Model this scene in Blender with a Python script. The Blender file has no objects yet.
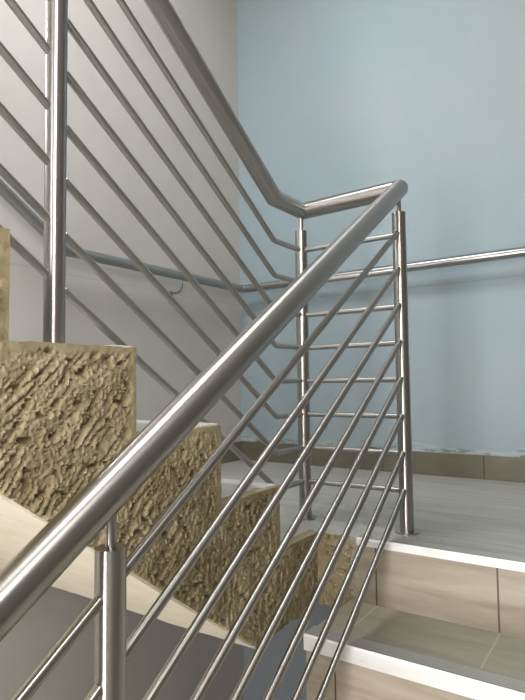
import bpy, bmesh, math
from mathutils import Vector, Matrix, noise

sc = bpy.context.scene
COL = sc.collection
V = Vector

# ------------------------------------------------------------------ measured layout (metres, landing surface = 0)
WALL_L, WALL_R, WALL_B, WALL_REAR = -1.834, 0.45, 2.518, -1.9
FLOOR_Z, CEIL_Z = -1.65, 3.1
FACE = -0.7675                       # inner side of the upper flight
LEDGE = 1.41                         # landing edge in the stair gap
LOW_X = -0.668                       # inner side of the lower flight
NOSE_Y, GO, RISE = 1.411, 0.250, 0.165
UP = [(1.216, 0.158), (0.978, 0.328), (0.728, 0.487), (0.476, 0.652),
      (0.226, 0.815), (-0.024, 0.978), (-0.274, 1.141), (-0.524, 1.304)]
UP_END = -0.80
SLAB = -0.197
FOLD = 1.108
SOFF = 0.724
BAR_Z0, BAR_S = 0.1138, 0.1032
POST_Y, XA, XB = 1.535, -0.875, -0.553


# ------------------------------------------------------------------ helpers
def link(name, me, m, parent=None, base=None, smooth=False):
    o = bpy.data.objects.new(name, me)
    COL.objects.link(o)
    if m is not None and not me.materials:
        me.materials.append(m)
    if smooth:
        for p in me.polygons:
            p.use_smooth = True
    if parent is not None:
        o.parent = parent
    return o


def obj(name, bm, m, parent=None, smooth=False, sharp=40, origin=None):
    """link a bmesh given in world coordinates; its verts are moved into the parent's / own frame"""
    off = V((0, 0, 0))
    p = parent
    while p is not None:
        off += p.location
        p = p.parent
    if origin is not None and parent is None:
        off = V(origin)
    for v in bm.verts:
        v.co -= off
    bm.normal_update()
    me = bpy.data.meshes.new(name)
    bm.to_mesh(me)
    bm.free()
    o = link(name, me, m, parent)
    if smooth:
        me.polygons.foreach_set('use_smooth', [True] * len(me.polygons))
        me.set_sharp_from_angle(angle=math.radians(sharp))
    if origin is not None and parent is None:
        o.location = V(origin)
    return o


def empty(name, loc, label, cat):
    o = bpy.data.objects.new(name, None)
    COL.objects.link(o)
    o.location = loc
    o.empty_display_size = 0.1
    o['label'] = label
    o['category'] = cat
    return o


def structure(name, bm, m, label=None, parent=None, **k):
    o = obj(name, bm, m, parent, **k)
    if parent is None:
        o['kind'] = 'structure'
        if label:
            o['label'] = label
    return o


def box(bm, x0, x1, y0, y1, z0, z1, bevel=0.0):
    vs = [bm.verts.new(c) for c in ((x0, y0, z0), (x1, y0, z0), (x1, y1, z0), (x0, y1, z0),
                                    (x0, y0, z1), (x1, y0, z1), (x1, y1, z1), (x0, y1, z1))]
    fs = [bm.faces.new([vs[i] for i in f]) for f in
          ((3, 2, 1, 0), (4, 5, 6, 7), (0, 1, 5, 4), (1, 2, 6, 5), (2, 3, 7, 6), (3, 0, 4, 7))]
    if bevel:
        es = list({e for f in fs for e in f.edges})
        bmesh.ops.bevel(bm, geom=es, offset=bevel, segments=2, affect='EDGES', profile=0.5)
    return bm


def B(*a, **k):
    return box(bmesh.new(), *a, **k)


def prism_x(bm, pts, x0, x1):
    """extrude a (y, z) outline along x"""
    a = [bm.verts.new((x0, y, z)) for y, z in pts]
    b = [bm.verts.new((x1, y, z)) for y, z in pts]
    n = len(pts)
    bm.faces.new(a)
    bm.faces.new(b[::-1])
    for i in range(n):
        j = (i + 1) % n
        bm.faces.new((a[j], a[i], b[i], b[j]))
    bmesh.ops.recalc_face_normals(bm, faces=bm.faces)
    return bm


def round_path(pts, rad, seg=6):
    """replace inner corners of a polyline with arcs of about the given radius"""
    out = [V(pts[0])]
    for i in range(1, len(pts) - 1):
        p, a, b = V(pts[i]), V(pts[i - 1]), V(pts[i + 1])
        d1, d2 = (a - p).normalized(), (b - p).normalized()
        ang = d1.angle(d2)
        t = rad / math.tan(ang / 2)
        t = min(t, (a - p).length * .45, (b - p).length * .45)
        s, e = p + d1 * t, p + d2 * t
        for k in range(seg + 1):
            u = k / seg
            out.append(s * (1 - u) ** 2 + p * 2 * u * (1 - u) + e * u * u)
    out.append(V(pts[-1]))
    return out


def tube(bm, pts, r, n=32, cap0='flat', cap1='flat'):
    """sweep a circle along a polyline with mitred corners; uv: u round the tube, v along it"""
    uvl = bm.loops.layers.uv.verify()
    pts = [V(p) for p in pts]
    m = len(pts)
    dirs = [(pts[i + 1] - pts[i]).normalized() for i in range(m - 1)]
    d = dirs[0]
    ref = V((0, 0, 1)) if abs(d.z) < .9 else V((0, 1, 0))
    s = d.cross(ref).normalized()
    t = s.cross(d).normalized()
    rings = []
    circ = [(math.cos(2 * math.pi * k / n), math.sin(2 * math.pi * k / n)) for k in range(n)]
    cur = [s * (c * r) + t * (q * r) for c, q in circ]
    dist = 0
    stations = []

    def cap_rings(center, direction, offs, reverse):
        res = []
        for k in range(1, 6):
            a = math.pi / 2 * k / 6
            res.append(([center + direction * math.sin(a) * r * .55 + o * math.cos(a) for o in offs],
                        math.sin(a) * r * .55))
        return res
    for i in range(m):
        if i > 0:
            dist += (pts[i] - pts[i - 1]).length
        if i in (0, m - 1):
            off = cur
            ring = [pts[i] + o for o in off]
        else:
            nrm = (dirs[i - 1] + dirs[i]).normalized()
            ring = []
            for o in cur:                      # slide along the incoming direction to the mitre plane
                k = -(o.dot(nrm)) / dirs[i - 1].dot(nrm)
                ring.append(pts[i] + o + dirs[i - 1] * k)
            q = dirs[i - 1].rotation_difference(dirs[i])
            cur = [q @ o for o in cur]
        if i == 0 and cap0 == 'round':
            for c, dd in reversed(cap_rings(pts[0], -dirs[0], cur, True)):
                stations.append((c, -dd))
        stations.append((ring, dist))
        if i == m - 1 and cap1 == 'round':
            for c, dd in cap_rings(pts[-1], dirs[-1], cur, False):
                stations.append((c, dist + dd))
    rings = [([bm.verts.new(p) for p in st[0]], st[1]) for st in stations]
    for (r0, d0), (r1, d1) in zip(rings, rings[1:]):
        for k in range(n):
            j = (k + 1) % n
            f = bm.faces.new((r0[k], r0[j], r1[j], r1[k]))
            uv = [(k / n, d0), ((k + 1) / n, d0), ((k + 1) / n, d1), (k / n, d1)]
            for lp, u in zip(f.loops, uv):
                lp[uvl].uv = u
    bm.faces.new(rings[0][0][::-1])
    bm.faces.new(rings[-1][0])
    bmesh.ops.recalc_face_normals(bm, faces=bm.faces)
    return bm


def T(pts, r, **k):
    return tube(bmesh.new(), pts, r, **k)


# ------------------------------------------------------------------ materials
def srgb(r, g, b):
    f = lambda c: (c / 255 / 12.92) if c / 255 <= .04045 else ((c / 255 + .055) / 1.055) ** 2.4
    return (f(r), f(g), f(b), 1)


class M:
    def __init__(s, name, rough=.6, metal=0.0, color=None):
        s.m = bpy.data.materials.new(name)
        s.m.use_nodes = True
        s.nt = s.m.node_tree
        s.b = s.nt.nodes['Principled BSDF']
        s.b.inputs['Roughness'].default_value = rough
        s.b.inputs['Metallic'].default_value = metal
        if color:
            s.b.inputs['Base Color'].default_value = color
        s.pos = s.n('ShaderNodeNewGeometry').outputs['Position']

    def n(s, t, **k):
        nd = s.nt.nodes.new(t)
        for a, v in k.items():
            setattr(nd, a, v)
        return nd

    def l(s, a, b):
        s.nt.links.new(a, b)

    def put(s, sock, v):
        if hasattr(v, 'is_output'):
            s.l(v, sock)
        else:
            sock.default_value = v

    def scale(s, v, vec=None):
        nd = s.n('ShaderNodeVectorMath', operation='MULTIPLY')
        s.l(vec or s.pos, nd.inputs[0])
        nd.inputs[1].default_value = v
        return nd.outputs[0]

    def noise(s, scale, detail=4, vec=None, rough=.6, dist=0.0):
        nd = s.n('ShaderNodeTexNoise')
        nd.inputs['Scale'].default_value = scale
        nd.inputs['Detail'].default_value = detail
        nd.inputs['Roughness'].default_value = rough
        nd.inputs['Distortion'].default_value = dist
        s.l(vec or s.pos, nd.inputs['Vector'])
        return nd.outputs['Fac']

    def math(s, op, a, b=0.0, c=0.0):
        nd = s.n('ShaderNodeMath', operation=op)
        s.put(nd.inputs[0], a)
        s.put(nd.inputs[1], b)
        s.put(nd.inputs[2], c)
        return nd.outputs[0]

    def rng(s, v, a, b, c=0.0, d=1.0):
        nd = s.n('ShaderNodeMapRange')
        s.l(v, nd.inputs[0])
        for i, q in enumerate((a, b, c, d)):
            nd.inputs[i + 1].default_value = q
        return nd.outputs[0]

    def mix(s, f, a, b):
        nd = s.n('ShaderNodeMix', data_type='RGBA')
        s.put(nd.inputs[0], f)
        s.put(nd.inputs[6], a)
        s.put(nd.inputs[7], b)
        return nd.outputs[2]

    def xyz(s):
        nd = s.n('ShaderNodeSeparateXYZ')
        s.l(s.pos, nd.inputs[0])
        return nd.outputs

    def joint(s, coord, first, step, half):
        """1 on a joint line repeating every step"""
        a = s.math('SUBTRACT', coord, first - step / 2)
        a = s.math('DIVIDE', a, step)
        a = s.math('FRACT', a)
        a = s.math('SUBTRACT', a, .5)
        a = s.math('ABSOLUTE', a)
        return s.rng(a, half / step, half / step * 1.6, 1.0, 0.0)

    def bump(s, h, strength=.3, dist=.002):
        nd = s.n('ShaderNodeBump')
        nd.inputs['Strength'].default_value = strength
        nd.inputs['Distance'].default_value = dist
        s.l(h, nd.inputs['Height'])
        s.l(nd.outputs[0], s.b.inputs['Normal'])

    def col(s, c):
        s.put(s.b.inputs['Base Color'], c)


def steel(name, base, rough=.30, aniso=.8):
    s = M(name, rough, 1.0)
    uv = s.n('ShaderNodeUVMap').outputs[0]
    n1 = s.noise(1.0, 2, s.scale((3, 1500, 1), uv))          # fine brushing rings round the tube
    n2 = s.noise(1.0, 2, s.scale((1.5, 2.5, 1), uv))
    s.col(s.mix(s.rng(n2, .3, .7), base, tuple(c * .95 for c in base[:3]) + (1,)))
    s.put(s.b.inputs['Roughness'], s.math('ADD', s.rng(n1, .3, .7, -.004, .004), rough))
    s.b.inputs['Anisotropic'].default_value = aniso
    s.b.inputs['Anisotropic Rotation'].default_value = .25
    tg = s.n('ShaderNodeTangent', direction_type='UV_MAP')
    s.l(tg.outputs[0], s.b.inputs['Tangent'])
    return s.m


STEEL = steel('brushed_steel', (.42, .405, .385, 1))
STEEL_W = steel('brushed_steel_wall', (.40, .395, .385, 1), .28)


def wall_mat(name, base, second, dirt_and_shade=0.0, thin_line=True):
    s = M(name, .75)
    big = s.noise(1.3, 3)
    fine = s.noise(9, 5)
    c = s.mix(s.rng(big, .35, .65), base, second)
    c = s.mix(s.rng(fine, .45, .8, 0, .22), c, tuple(x * .86 for x in base[:3]) + (1,))
    x, y, z = s.xyz()
    # a thin darker line along both walls below the handrail
    w = s.math('MULTIPLY_ADD', s.noise(3, 2), .012, z)
    ln = s.math('ABSOLUTE', s.math('SUBTRACT', w, .856))
    c = s.mix(s.rng(ln, .0015, .004, .35, 0), c, tuple(q * .6 for q in base[:3]) + (1,))
    if dirt_and_shade:
        c = s.mix(s.rng(z, -.16, -.15, 1, 0), c, srgb(138, 146, 154))      # same paint, greyed in colour for the shade below the landing
        above = s.math('GREATER_THAN', z, 0.0)
        # flaked paint and grime just above the tiled baseboard
        n = s.noise(26, 6, s.scale((.6, .6, 2.2)), .7)
        near = s.rng(z, .11, .20, .17, -.25)
        f = s.rng(s.math('ADD', n, near), .66, .72)
        c = s.mix(s.math('MULTIPLY', s.math('MULTIPLY', f, above), .75), c, srgb(92, 98, 96))
        n3 = s.noise(14, 5, s.scale((.5, .5, 3.5)), .7)
        f3 = s.rng(s.math('ADD', n3, near), .62, .72)
        c = s.mix(s.math('MULTIPLY', s.math('MULTIPLY', f3, above), .35), c, srgb(205, 212, 208))
    s.col(c)
    s.bump(s.noise(60, 4), .12, .002)
    return s.m


GREY_WALL = wall_mat('grey_paint', srgb(194, 190, 185), srgb(186, 181, 175))
BLUE_WALL = wall_mat('blue_paint', srgb(156, 174, 182), srgb(162, 175, 180), dirt_and_shade=1)
DARK_WALL = M('taupe_paint', .8, 0, srgb(122, 117, 110)).m
CEIL = M('ceiling_paint', .8, 0, srgb(196, 192, 186)).m


def tile_mat(name, a, b, grout, sx=None, sy=None, rough=.35, streak=(1.5, 16, 16), half=.0016, gm=1.0, bump=.1):
    s = M(name, rough)
    n = s.noise(2.4, 5, s.scale(streak), .6, .6)
    c = s.mix(s.rng(n, .35, .68), a, b)
    sp = s.noise(55, 4)
    c = s.mix(s.rng(sp, .62, .75, 0, .35), c, tuple(q * .7 for q in a[:3]) + (1,))
    x, y, z = s.xyz()
    g = None
    if sx:
        g = s.joint(x, sx[0], sx[1], half)
    if sy:
        g2 = s.joint(y, sy[0], sy[1], half)
        g = s.math('MAXIMUM', g, g2) if g is not None else g2
    if g is not None:
        c = s.mix(s.math('MULTIPLY', g, gm), c, grout)
    s.col(c)
    s.bump(n, bump, .002)
    return s.m


RISER = tile_mat('riser_tile', srgb(180, 170, 155), srgb(152, 138, 122), srgb(90, 78, 66), (-.594, .3005),
                 rough=.4, streak=(1.2, 5, 9))
TREAD = tile_mat('tread_tile', srgb(152, 149, 134), srgb(136, 132, 116), srgb(178, 172, 152), (-.292, .3005),
                 rough=.38, streak=(2, 9, 9), gm=.7)
LANDING = tile_mat('landing_tile', srgb(178, 177, 172), srgb(154, 152, 145), srgb(138, 136, 128),
                   (-.45, .45), (1.93, .45), rough=.42, streak=(1.0, 13, 9), gm=.35, bump=.2)
UPTREAD = tile_mat('upper_tread_tile', srgb(176, 175, 170), srgb(160, 158, 152), srgb(130, 128, 120),
                   (-1.2, .45), rough=.4, gm=.4)
SKIRT = tile_mat('baseboard_tile', srgb(118, 114, 96), srgb(104, 100, 84), srgb(72, 68, 56), (-.561, .45),
                 (1.62, .45), rough=.4, streak=(2, 2, 6), half=.0022)
FLOORM = tile_mat('lower_floor_tile', srgb(196, 182, 160), srgb(180, 166, 144), srgb(110, 104, 92), (0, .3), (0, .3))


def alu():
    s = M('aluminium_nosing', .45, .35)
    n = s.noise(4, 5, s.scale((1, 3, 3)), .6)
    n2 = s.noise(40, 4, s.scale((.3, 1, 1)))
    c = s.mix(s.rng(n, .4, .7), srgb(250, 250, 250), srgb(232, 232, 231))
    c = s.mix(s.rng(n2, .6, .8, 0, .4), c, srgb(170, 168, 160))
    s.col(c)
    return s.m


ALU = alu()
ALU_UP = M('dull_aluminium', .5, .3, srgb(196, 195, 190)).m
ALU_TOP = M('worn_shaded_aluminium', .5, .3, srgb(150, 150, 145)).m  # worn ribbed top; the weaker light on it is put into its grey


def concrete_rough():
    s = M('hacked_concrete', .95)
    n = s.noise(7, 8, None, .65, .4)
    n2 = s.noise(38, 8, None, .75)
    x, y, z = s.xyz()
    c = s.mix(s.rng(n, .36, .66), srgb(162, 150, 119), srgb(130, 116, 86))
    c = s.mix(s.rng(n2, .54, .68, 0, .7), c, srgb(78, 66, 46))
    n3 = s.noise(16, 6, None, .7)
    c = s.mix(s.rng(n3, .60, .76, 0, .55), c, srgb(208, 198, 168))
    s.col(c)
    s.bump(s.noise(140, 6, None, .7), .55, .003)
    return s.m


ROUGHC = concrete_rough()
PLASTER = None


def plaster():
    s = M('cream_plaster', .85)
    x, y, z = s.xyz()
    n = s.noise(5, 6, s.scale((1, 3, 3)), .65)
    c = s.mix(s.rng(n, .35, .7), srgb(246, 240, 226), srgb(236, 226, 206))
    n2 = s.noise(45, 5, None, .7)
    c = s.mix(s.rng(n2, .62, .75, 0, .5), c, srgb(165, 145, 110))
    s.col(c)
    s.bump(s.noise(22, 6), .35, .006)
    return s.m


PLASTER = plaster()
MORTAR = M('grey_concrete', .9, 0, srgb(150, 140, 118)).m
FRAME = M('white_window_frame', .4, 0, srgb(235, 236, 236)).m

# ------------------------------------------------------------------ room shell
structure('wall_back', B(WALL_L - .2, WALL_R + .2, WALL_B, WALL_B + .2, FLOOR_Z, CEIL_Z), BLUE_WALL,
          'pale blue painted wall behind the landing')


def wall_with_window(name, axis, at, thick, lo, hi, w, m, label):
    """wall plane across axis 'x' or 'y' spanning lo..hi with one opening w = (a0, a1, z0, z1)"""
    a0, a1, z0, z1 = w
    bm = bmesh.new()
    for (p, q, r, t) in ((lo, a0, FLOOR_Z, CEIL_Z), (a1, hi, FLOOR_Z, CEIL_Z), (a0, a1, FLOOR_Z, z0), (a0, a1, z1, CEIL_Z)):
        if axis == 'x':
            box(bm, min(at, at + thick), max(at, at + thick), p, q, r, t)
        else:
            box(bm, p, q, min(at, at + thick), max(at, at + thick), r, t)
    bmesh.ops.remove_doubles(bm, verts=bm.verts, dist=1e-5)
    return structure(name, bm, m, label)


WIN = {1: ('x', WALL_L, -.2, (.28, .62, 1.35, 1.85)),
       2: ('x', WALL_R, .2, (-1.2, -.3, .9, 2.6)),
       3: ('y', WALL_REAR, -.2, (-.62, .12, -1.3, 1.6))}
wall_with_window('wall_left', 'x', WALL_L, -.2, WALL_REAR, WALL_B, WIN[1][3], GREY_WALL, 'light grey painted wall beside the upper flight')
wall_with_window('wall_right', 'x', WALL_R, .2, WALL_REAR, WALL_B, WIN[2][3], DARK_WALL, 'taupe painted wall beside the lower flight')
wall_with_window('wall_rear', 'y', WALL_REAR, -.2, WALL_L, WALL_R, WIN[3][3], DARK_WALL, 'taupe painted wall behind the viewer')
structure('floor', B(WALL_L - .2, WALL_R + .2, WALL_REAR - .2, WALL_B + .2, FLOOR_Z - .2, FLOOR_Z), FLOORM,
          'tiled floor at the foot of the lower flight')
SKY = (-1.4, -.5, .4, 1.1)
bm = bmesh.new()
box(bm, WALL_L - .2, SKY[0], WALL_REAR - .2, WALL_B + .2, CEIL_Z, CEIL_Z + .2)
box(bm, SKY[1], WALL_R + .2, WALL_REAR - .2, WALL_B + .2, CEIL_Z, CEIL_Z + .2)
box(bm, SKY[0], SKY[1], WALL_REAR - .2, SKY[2], CEIL_Z, CEIL_Z + .2)
box(bm, SKY[0], SKY[1], SKY[3], WALL_B + .2, CEIL_Z, CEIL_Z + .2)
structure('ceiling', bm, CEIL, 'white ceiling with a skylight above the stairwell')
for n_, (ax, at, th, (a0, a1, z0, z1)) in WIN.items():
    bm = bmesh.new()
    c = at + th * .5
    def bar(p, q, r, t):
        if ax == 'x':
            box(bm, c - .03, c + .03, p, q, r, t)
        else:
            box(bm, p, q, c - .03, c + .03, r, t)
    f = .05
    bar(a0, a0 + f, z0, z1); bar(a1 - f, a1, z0, z1)
    bar(a0 + f, a1 - f, z0, z0 + f); bar(a0 + f, a1 - f, z1 - f, z1)
    bar((a0 + a1) / 2 - .025, (a0 + a1) / 2 + .025, z0 + f, z1 - f)
    structure('window_%d' % n_, bm, FRAME, 'white framed window lighting the stairwell')


def daylight(name, n_, power, color, out=1):
    ax, at, th, (a0, a1, z0, z1) = WIN[n_]
    L = bpy.data.lights.new(name, 'AREA')
    L.shape = 'RECTANGLE'
    L.energy = power
    L.color = color
    L.size, L.size_y = (a1 - a0), (z1 - z0)
    o = bpy.data.objects.new(name, L)
    COL.objects.link(o)
    cz, ca = (z0 + z1) / 2, (a0 + a1) / 2
    if ax == 'x':
        o.location = (at + th * 1.1, ca, cz)
        d = V((1 if th < 0 else -1, 0, 0))
    else:
        o.location = (ca, at + th * 1.1, cz)
        d = V((0, 1, 0))
    o.rotation_euler = d.to_track_quat('-Z', 'Y').to_euler()
    return o


P1, P2, P3, P4 = 26, 88, 102, 52
daylight('window_daylight_left', 1, P1, (1, .985, .96))
daylight('window_daylight_right', 2, P2, (1, .97, .93))
daylight('window_daylight_rear', 3, P3, (1, .97, .92))

L = bpy.data.lights.new('skylight_daylight', 'AREA')
L.shape, L.energy, L.color = 'RECTANGLE', P4, (.96, .98, 1)
L.size, L.size_y = SKY[1] - SKY[0], SKY[3] - SKY[2]
o = bpy.data.objects.new('skylight_daylight', L)
COL.objects.link(o)
o.location = ((SKY[0] + SKY[1]) / 2, (SKY[2] + SKY[3]) / 2, CEIL_Z + .21)

w = bpy.data.worlds.new('sky')
sc.world = w
w.use_nodes = True
w.node_tree.nodes['Background'].inputs[0].default_value = (.75, .86, 1, 1)
w.node_tree.nodes['Background'].inputs[1].default_value = 1.2

# ------------------------------------------------------------------ landing
bm = B(WALL_L, LOW_X - .0, LEDGE + .014, WALL_B, SLAB, 0)
bm2 = box(bm, LOW_X, WALL_R, NOSE_Y - .0, WALL_B, SLAB, 0)
box(bm, WALL_L, FACE - .03, UP[0][0], LEDGE + .014, SLAB, 0)
structure('floor_landing', bm, LANDING, 'grey tiled landing between the two flights')

structure('baseboard_back', B(WALL_L, WALL_R, WALL_B - .012, WALL_B, 0, .1, bevel=.002), SKIRT,
          'olive grey tiled baseboard along the blue wall')
structure('baseboard_left', B(WALL_L, WALL_L + .012, UP[0][0], WALL_B - .012, 0, .1, bevel=.002), SKIRT,
          'olive grey tiled baseboard along the grey wall')

# ------------------------------------------------------------------ upper flight
upf = empty('staircase', (-1.3, UP[0][0], 0), 'upper flight of steps on the left with raw hacked concrete side and cream underside', 'staircase')


def soffit(y):
    return SLAB if y >= FOLD else SLAB + SOFF * (FOLD - y)


def top_at(y):
    if y > UP[0][0]:
        return 0.0
    z = 0
    for (yy, zz) in UP:
        if y <= yy:
            z = zz
    return z


# solid body behind the hacked face
pts = [(UP[0][0], SLAB), (UP[0][0], UP[0][1])]
for i in range(1, len(UP)):
    pts += [(UP[i][0], UP[i - 1][1]), (UP[i][0], UP[i][1])]
pts += [(UP_END, UP[-1][1]), (UP_END, soffit(UP_END)), (FOLD, SLAB)]
obj('concrete_body', prism_x(bmesh.new(), pts, WALL_L + .002, FACE - .03), MORTAR, upf)

# cream plastered underside: a thin skin under the slope, ragged at its lower fold
bm = bmesh.new()
cols_, rows_ = 90, 40
grid = []
for i in range(rows_ + 1):
    t = (i / rows_) ** 1.5
    y = FOLD - t * (FOLD - UP_END)
    row = []
    for j in range(cols_ + 1):
        x = FACE - .007 + (WALL_L + .002 - FACE) * j / cols_
        dz = 0
        dy = 0
        if i < 2:
            dy = .006 * noise.noise(V((x * 45, i * 3, 1))) + .005 * noise.noise(V((x * 120, i, 5)))
        if j == 0:
            x += .004 * noise.noise(V((y * 50, 0, 3)))
        yy = y + dy
        row.append(bm.verts.new((x, yy, SLAB + SOFF * (FOLD - yy) - .006 + .002 * noise.noise(V((x * 12, y * 12, 0))))))
    grid.append(row)
for i in range(rows_):
    for j in range(cols_):
        bm.faces.new((grid[i][j], grid[i + 1][j], grid[i + 1][j + 1], grid[i][j + 1]))
ext = bmesh.ops.extrude_face_region(bm, geom=list(bm.faces))
for v in [g for g in ext['geom'] if isinstance(g, bmesh.types.BMVert)]:
    v.co.z += .012
bmesh.ops.recalc_face_normals(bm, faces=bm.faces)
o = obj('plastered_soffit', bm, PLASTER, upf, smooth=True)
o['label'] = 'cream plastered underside'


# hacked concrete side: finely displaced sheet with returns
def ridged(v, o=3):
    r, a, t = 0.0, 1.0, 0.0
    for i in range(o):
        r += a * (1 - abs(noise.noise(v)) * 2)
        t += a
        v = v * 2.03 + V((3.1, 1.7, 9.2))
        a *= .5
    return r / t


def hack(y, z, k=0.0):
    """relief (metres) of the hacked face; + is outwards"""
    q = V((y + k, z, k * 3))
    wv = noise.noise_vector(q * 22) * .010 + noise.noise_vector(q * 50) * .003
    p = q + wv * .35
    big = noise.noise(q * 8) * .004
    y2, z2 = p.x - k, p.y
    dx, dy = y2 * .70 + z2 * .71, -y2 * .71 + z2 * .70          # along / across the tool marks
    sel = min(1, max(0, (.97 - y) / .2))                        # slanting marks on the upper blocks only
    gate = min(1, max(0, noise.noise(V((dx * 14 + 2, dy * 24, k))) * 3 + .6))
    st = abs(noise.noise(V((dx * 11 + 4, dy * 80, k))))
    groove = -.0062 * max(0, 1 - st * 3.5) * gate * sel
    st2 = abs(noise.noise(V((y2 * 95, z2 * 24, 7 + k))))
    groove2 = -.0045 * max(0, 1 - st2 * 4) * (1 - sel * .8) * min(1, max(0, noise.noise(V((y2 * 14, z2 * 7, 3))) * 3 + .6))
    c = noise.voronoi(V((p.x * 80, p.y * 62, 5 + k)))[0]
    chip = -.0038 * min(1, max(0, (c[1] - c[0]) * 1.3)) * (1 if noise.cell(V((p.x * 21, p.y * 21, 1))) > .35 else .35)
    h = noise.noise(p * 58 + V((9, 2, 1)))
    hole = -.010 * min(1, max(0, h - .28) * 6)
    fine = (ridged(p * 150, 3) - .6) * .006
    return big + groove + groove2 + chip + hole + fine + .001


def edge_fade(y, z):
    """0 on the smooth cement rim beside the outline, 1 inside"""
    t = top_at(y)
    d = t - z
    for (yy, zz) in UP:                                         # riser fronts
        zb = top_at(yy + .001)
        if y <= yy and zb - .03 < z <= zz:
            d = min(d, (yy - y) * 1.0)
    rim = .009 + .010 * noise.noise(V((y * 14, z * 14, 3)))
    return min(1, max(0, (d - rim) / .012)), d


STEP = .0026
y_lo, y_hi = .40, LEDGE
ys = {y_lo, y_hi, FOLD}
zs = {SLAB, 0.0}
for (a, b) in UP:
    if a > y_lo:
        ys.add(a)
    if b < .9:
        zs.add(b)


def fill(keys, step):
    keys = sorted(keys)
    out = []
    for a, b in zip(keys, keys[1:]):
        n = max(1, round((b - a) / step))
        out += [a + (b - a) * i / n for i in range(n)]
    return out + [keys[-1]]


def hacked_sheet(bm, Y, Z, kof=0.0):
    vs = {}
    def vert(i, j):
        if (i, j) not in vs:
            y, z = Y[i], max(Z[j], soffit(Y[i]))
            f, d = edge_fade(y, z)
            h = hack(y, z, kof) * f + (1 - f) * .0012 * noise.noise(V((y * 60, z * 60, 2)))
            jy = jz = 0
            if d < .004 and d >= -1e-6:                         # a slightly chipped arris
                jy = -.0025 * max(0, noise.noise(V((z * 40, y * 9, 1))))
                jz = -.0035 * max(0, noise.noise(V((y * 40, z * 9, 4))))
            vs[(i, j)] = bm.verts.new((FACE + h, y + jy * 0, z + jz * (1 if abs(z - top_at(y)) < 1e-6 else 0)))
        return vs[(i, j)]
    for i in range(len(Y) - 1):
        ym = (Y[i] + Y[i + 1]) / 2
        tp = top_at(ym)
        for j in range(len(Z) - 1):
            zm = (Z[j] + Z[j + 1]) / 2
            if zm > tp or Z[j + 1] <= min(soffit(Y[i]), soffit(Y[i + 1])) + 1e-6:
                continue
            f = [vert(i, j), vert(i + 1, j), vert(i + 1, j + 1), vert(i, j + 1)]
            bm.faces.new(f)
    return vs


bm = bmesh.new()
hacked_sheet(bm, fill(ys, STEP), fill(zs, STEP))
bmesh.ops.remove_doubles(bm, verts=bm.verts, dist=1e-6)
# returns: push the outline back to the body
be = [e for e in bm.edges if e.is_boundary]
r = bmesh.ops.extrude_edge_only(bm, edges=be)
for v in [g for g in r['geom'] if isinstance(g, bmesh.types.BMVert)]:
    v.co.x = FACE - .031
bmesh.ops.recalc_face_normals(bm, faces=bm.faces)
side = obj('hacked_concrete_side', bm, ROUGHC, upf, smooth=True, sharp=50)
side['label'] = 'raw hacked khaki concrete side'
# coarse continuation above, and the short end of the landing in the stair gap
bm = bmesh.new()
pts = [(y_lo, soffit(y_lo)), (y_lo, UP[3][1])]
for i in range(4, len(UP)):
    pts += [(UP[i][0], UP[i - 1][1]), (UP[i][0], UP[i][1])]
pts += [(UP_END, UP[-1][1]), (UP_END, soffit(UP_END))]
prism_x(bm, pts, FACE - .03, FACE)
obj('concrete_side', bm, ROUGHC, upf)
bm = bmesh.new()
nx, nz = 34, 52
g = []
for i in range(nx + 1):
    row = []
    for j in range(nz + 1):
        x = FACE - .002 + (LOW_X + .035 - FACE) * i / nx
        z = SLAB + (-.001 - SLAB) * j / nz
        f = min(1, min(i, 6) / 6)
        h = hack(x * 1.3 + 3, z, 2.0) * f * .8
        e = 0
        if j == nz:
            e = -.004 * abs(noise.noise(V((x * 50, 0, 0))))
        if j == 0:
            e = .012 * noise.noise(V((x * 40, 0, 0)))
        row.append(bm.verts.new((x, LEDGE - h, z + e)))
    g.append(row)
for i in range(nx):
    for j in range(nz):
        bm.faces.new((g[i][j], g[i + 1][j], g[i + 1][j + 1], g[i][j + 1]))
be = [e for e in bm.edges if e.is_boundary]
r = bmesh.ops.extrude_edge_only(bm, edges=be)
for v in [q for q in r['geom'] if isinstance(q, bmesh.types.BMVert)]:
    v.co.y = LEDGE + .016
bmesh.ops.recalc_face_normals(bm, faces=bm.faces)
obj('hacked_landing_edge', bm, ROUGHC, upf, smooth=True, sharp=50)


def nosing(x0, x1, y, z, facing, parent, name='nosing', top=None):
    """aluminium edge strip, ribbed on top; facing -1 = its front looks to -y"""
    s = -facing                         # inward direction
    prof = [(0.001, -.034), (-.0025, -.033), (-.0035, -.002), (-.001, .0035)]
    k = 6
    for i in range(k):
        a = .006 + i * .0065
        prof += [(a, .0035), (a + .001, .0022), (a + .0035, .0022), (a + .0045, .0035)]
    prof += [(.049, .0032), (.050, -.0005), (.002, -.0005)]
    bm = prism_x(bmesh.new(), [(y + s * a, z + b) for a, b in prof], x0, x1)
    for f in bm.faces:
        c = f.calc_center_median()
        if s * (c.y - y) > .0015 and abs(f.normal.x) < .5:
            f.material_index = 1
    o = obj(name, bm, ALU, parent)
    o.data.materials.append(top or ALU_TOP)
    return o


for i, (y, z) in enumerate(UP):
    y2 = UP[i + 1][0] if i + 1 < len(UP) else UP_END
    obj('tread', B(WALL_L + .002, FACE - .031, y2, y - .0, z - .008, z + .0012), UPTREAD, upf)
    nosing(WALL_L + .002, FACE - .012, y, z, 1, upf, top=ALU_UP)
    z0 = UP[i - 1][1] if i else 0
    obj('riser', B(WALL_L + .002, FACE - .031, y - .002, y + .0015, z0 + .001, z - .0345), UPTREAD, upf)

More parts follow.
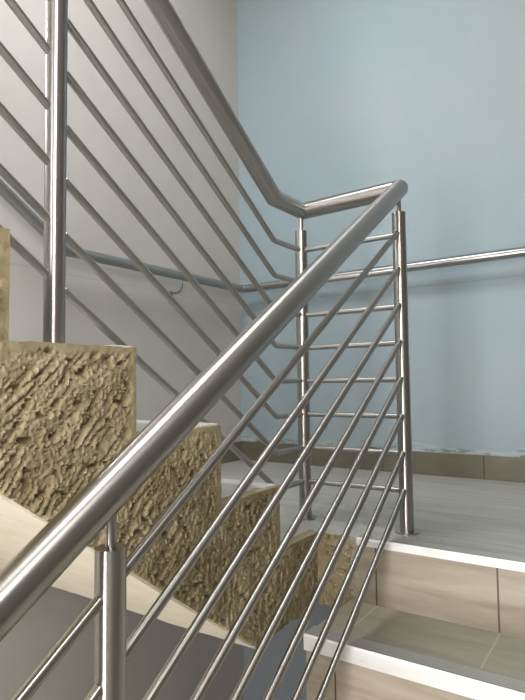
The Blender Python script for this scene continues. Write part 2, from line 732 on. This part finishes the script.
# ------------------------------------------------------------------ lower flight
low = empty('staircase', (-.1, NOSE_Y, -1.65), 'lower flight of beige tiled steps on the right with bright metal edge strips', 'staircase')
NL = 9
pts = [(NOSE_Y + .02, SLAB)]
pts = [(NOSE_Y + .016, -.008)]
for i in range(NL):
    yy = NOSE_Y + .012 - GO * i
    pts += [(yy, -.008 - RISE * i), (yy, -.008 - RISE * (i + 1))]
yend = NOSE_Y - GO * NL
pts = pts[:-1] + [(yy, FLOOR_Z), (yy + .30, FLOOR_Z), (NOSE_Y + .016, SLAB - .12)]
obj('concrete_body', prism_x(bmesh.new(), pts, LOW_X + .004, WALL_R - .002), MORTAR, low)
for i in range(NL):
    y = NOSE_Y - GO * i
    zt, zb = -RISE * i, -RISE * (i + 1)
    x0 = LOW_X
    if i == 0:
        # the tile ends raggedly against the raw concrete
        bm = bmesh.new()
        n = 40
        A = []
        for k in range(n + 1):
            z = zb + (zt - .002 - zb) * k / n
            x = LOW_X + .012 + .010 * noise.noise(V((0, 3, z * 38))) + .004 * noise.noise(V((5, 3, z * 150)))
            A.append((x, z))
        for yy in (y - .003, y + .012):
            pass
        vf = [bm.verts.new((x, y - .003, z)) for x, z in A]
        vb = [bm.verts.new((x, y + .012, z)) for x, z in A]
        rf = [bm.verts.new((WALL_R, y - .003, z)) for x, z in A]
        for k in range(n):
            bm.faces.new((vf[k], rf[k], rf[k + 1], vf[k + 1]))
            bm.faces.new((vb[k], vf[k], vf[k + 1], vb[k + 1]))
        bmesh.ops.recalc_face_normals(bm, faces=bm.faces)
        obj('riser', bm, RISER, low)
    else:
        obj('riser', B(x0, WALL_R - .002, y + .002, y + .012, zb, zt - .001), RISER, low)
    nosing(LOW_X - .003 if i else LOW_X + .02, WALL_R - .001, y, zt, -1, low)
    if i < NL - 1:
        y1 = NOSE_Y - GO * (i + 1)
        obj('tread', B(x0, WALL_R - .002, y1 + .002, y + .002, zb - .008, zb), TREAD, low)

# ------------------------------------------------------------------ balustrade
rail = empty('stair_railing', (XB, POST_Y, 0), 'brushed steel balustrade with round handrail and thin parallel bars along both flights', 'railing')
RR, PR, BR = .0254, .0192, .0078
SL, SU = .645, .667
ZC = .968
bend = (XA, 1.376, .966)
y_up = -.62
# handrail of the lower flight, closed with a rounded end over the corner post
y_dn = -.70
obj('handrail', T([(XB, y_dn, ZC - SL * (POST_Y - y_dn)), (XB, POST_Y + .012, ZC + .0077)], RR, n=48, cap0='round', cap1='round'),
    STEEL, rail, smooth=True)
obj('handrail', T([(XB - .006, POST_Y + .002, ZC + .002), (XA, POST_Y + .012, .966), bend,
                   (XA, y_up, bend[2] + SU * (bend[1] - y_up))], RR, n=48, cap1='round'), STEEL, rail, smooth=True)


def post(x, y, zb, ztop, zrail):
    p = obj('post', T([(x, y, zb), (x, y, ztop)], PR, n=40), STEEL, rail, smooth=True)
    obj('spigot', T([(x, y, ztop - .01), (x, y, zrail)], .0072, n=20), STEEL, p, smooth=True)
    bm = T([(x, y, zb), (x, y, zb + .003)], .033, n=40)
    obj('base_plate', bm, STEEL, p, smooth=True)
    return p


def zlow(y):
    return ZC - SL * (POST_Y - y)


def zup(y):
    return bend[2] + SU * (bend[1] - y)


post(XB, POST_Y, 0, .900, ZC - .01)
post(XA, POST_Y, 0, .898, .955)
post(XB, .482, -RISE * 4, .2186, zlow(.482) - .01)
post(XB, -.57, -RISE * 8, .2186 - SL * 1.052, zlow(-.57) - .01)
post(XA, .630, UP[2][1], zup(.6326) - .10, zup(.6326) - .01)
post(XA, -.40, UP[6][1], zup(-.40) - .10, zup(-.40) - .01)
for k in range(8):
    z = BAR_Z0 + BAR_S * k
    # lower flight: one bar per bay, welded to the posts' faces
    f = lambda y: z - SL * (POST_Y - PR - y) + .0
    for (a, b) in ((POST_Y - PR + .003, .482 + PR - .003), (.482 - PR + .003, -.57 + PR - .003)):
        obj('bar', T([(XB, b, f(b)), (XB, a, f(a))], BR, n=20), STEEL, rail, smooth=True)
    obj('bar', T([(XA + PR - .003, POST_Y, z), (XB - PR + .003, POST_Y, z)], BR, n=20), STEEL, rail, smooth=True)
    # upper flight: short level end, bend, then up the slope
    h = lambda y: z + (.6194 - BAR_Z0) / (1.374 - .6126) * (1.374 - y)
    path = round_path([(XA, POST_Y - PR + .003, z + .0), (XA, 1.374, z), (XA, .6326 + PR - .003, h(.6326 + PR))], .035)
    obj('bar', T(path, BR, n=20), STEEL, rail, smooth=True)
    a, b = .6326 - PR + .003, -.40 + PR - .003
    obj('bar', T([(XA, a, h(a)), (XA, b, h(b))], BR, n=20), STEEL, rail, smooth=True)

# ------------------------------------------------------------------ wall handrail
wr = empty('wall_handrail', (WALL_L + .07, WALL_B - .07, .93), 'round steel handrail fixed to the grey and blue walls round the landing', 'handrail')
xw, yw, zw = WALL_L + .07, WALL_B - .07, .925
path = [(xw, -1.0, zw + .66 * (1.312 + 1.0)), (xw, 1.312, zw - .004), (xw, yw, zw), (WALL_R - .05, yw, zw + .012)]
obj('rail', T(round_path(path, .03, 5), .0205, n=36, cap0='round', cap1='round'), STEEL_W, wr, smooth=True)


def bracket(p, n):
    """curved rod from under the rail to the wall; p on the rail axis, n towards the wall"""
    p, n = V(p), V(n)
    pts = [p + V((0, 0, -.018)), p + V((0, 0, -.045))]
    for k in range(1, 9):
        a = math.pi / 2 * k / 8
        pts.append(p + V((0, 0, -.045 - .032 * math.sin(a))) + n * (.032 * (1 - math.cos(a))))
    pts.append(p + V((0, 0, -.077)) + n * .069)
    b = obj('bracket', T(pts, .0055, n=16), STEEL_W, wr, smooth=True)
    q = p + V((0, 0, -.077))
    obj('wall_plate', T([q + n * .065, q + n * .070], .015, n=28), STEEL_W, b, smooth=True)


bracket((xw, 1.96, zw - .002), (-1, 0, 0))
bracket((xw, .70, zw + .66 * .6326), (-1, 0, 0))
bracket((xw, -.45, zw + .66 * 1.762), (-1, 0, 0))
bracket((.12, yw, zw + .01), (0, 1, 0))

# ------------------------------------------------------------------ camera
cam = bpy.data.cameras.new('camera')
co = bpy.data.objects.new('camera', cam)
COL.objects.link(co)
cam.sensor_fit = 'VERTICAL'
cam.sensor_height = 36
cam.lens = 561.19 / 700 * 36
cam.clip_start = .02
yaw, pitch, roll = .5902, .0577, .0122
fwd = V((-math.sin(yaw) * math.cos(pitch), math.cos(yaw) * math.cos(pitch), math.sin(pitch)))
rt = V((math.cos(yaw), math.sin(yaw), 0))
up = rt.cross(fwd).normalized()
# roll of the frame
r2 = rt * math.cos(roll) - up * math.sin(roll)
u2 = rt * math.sin(roll) + up * math.cos(roll)
mt = Matrix((r2, u2, -fwd)).transposed().to_4x4()
mt.translation = V((0, 0, .42))
co.matrix_world = mt
sc.camera = co

# ------------------------------------------------------------------ view
sc.view_settings.view_transform = 'Standard'
sc.view_settings.look = 'None'
sc.view_settings.gamma = 1
sc.view_settings.use_curve_mapping = False
sc.view_settings.exposure = 0.17
sc.cycles.use_denoising = True
sc.cycles.max_bounces = 8
sc.cycles.diffuse_bounces = 5
sc.cycles.glossy_bounces = 5
sc.cycles.sample_clamp_indirect = 6
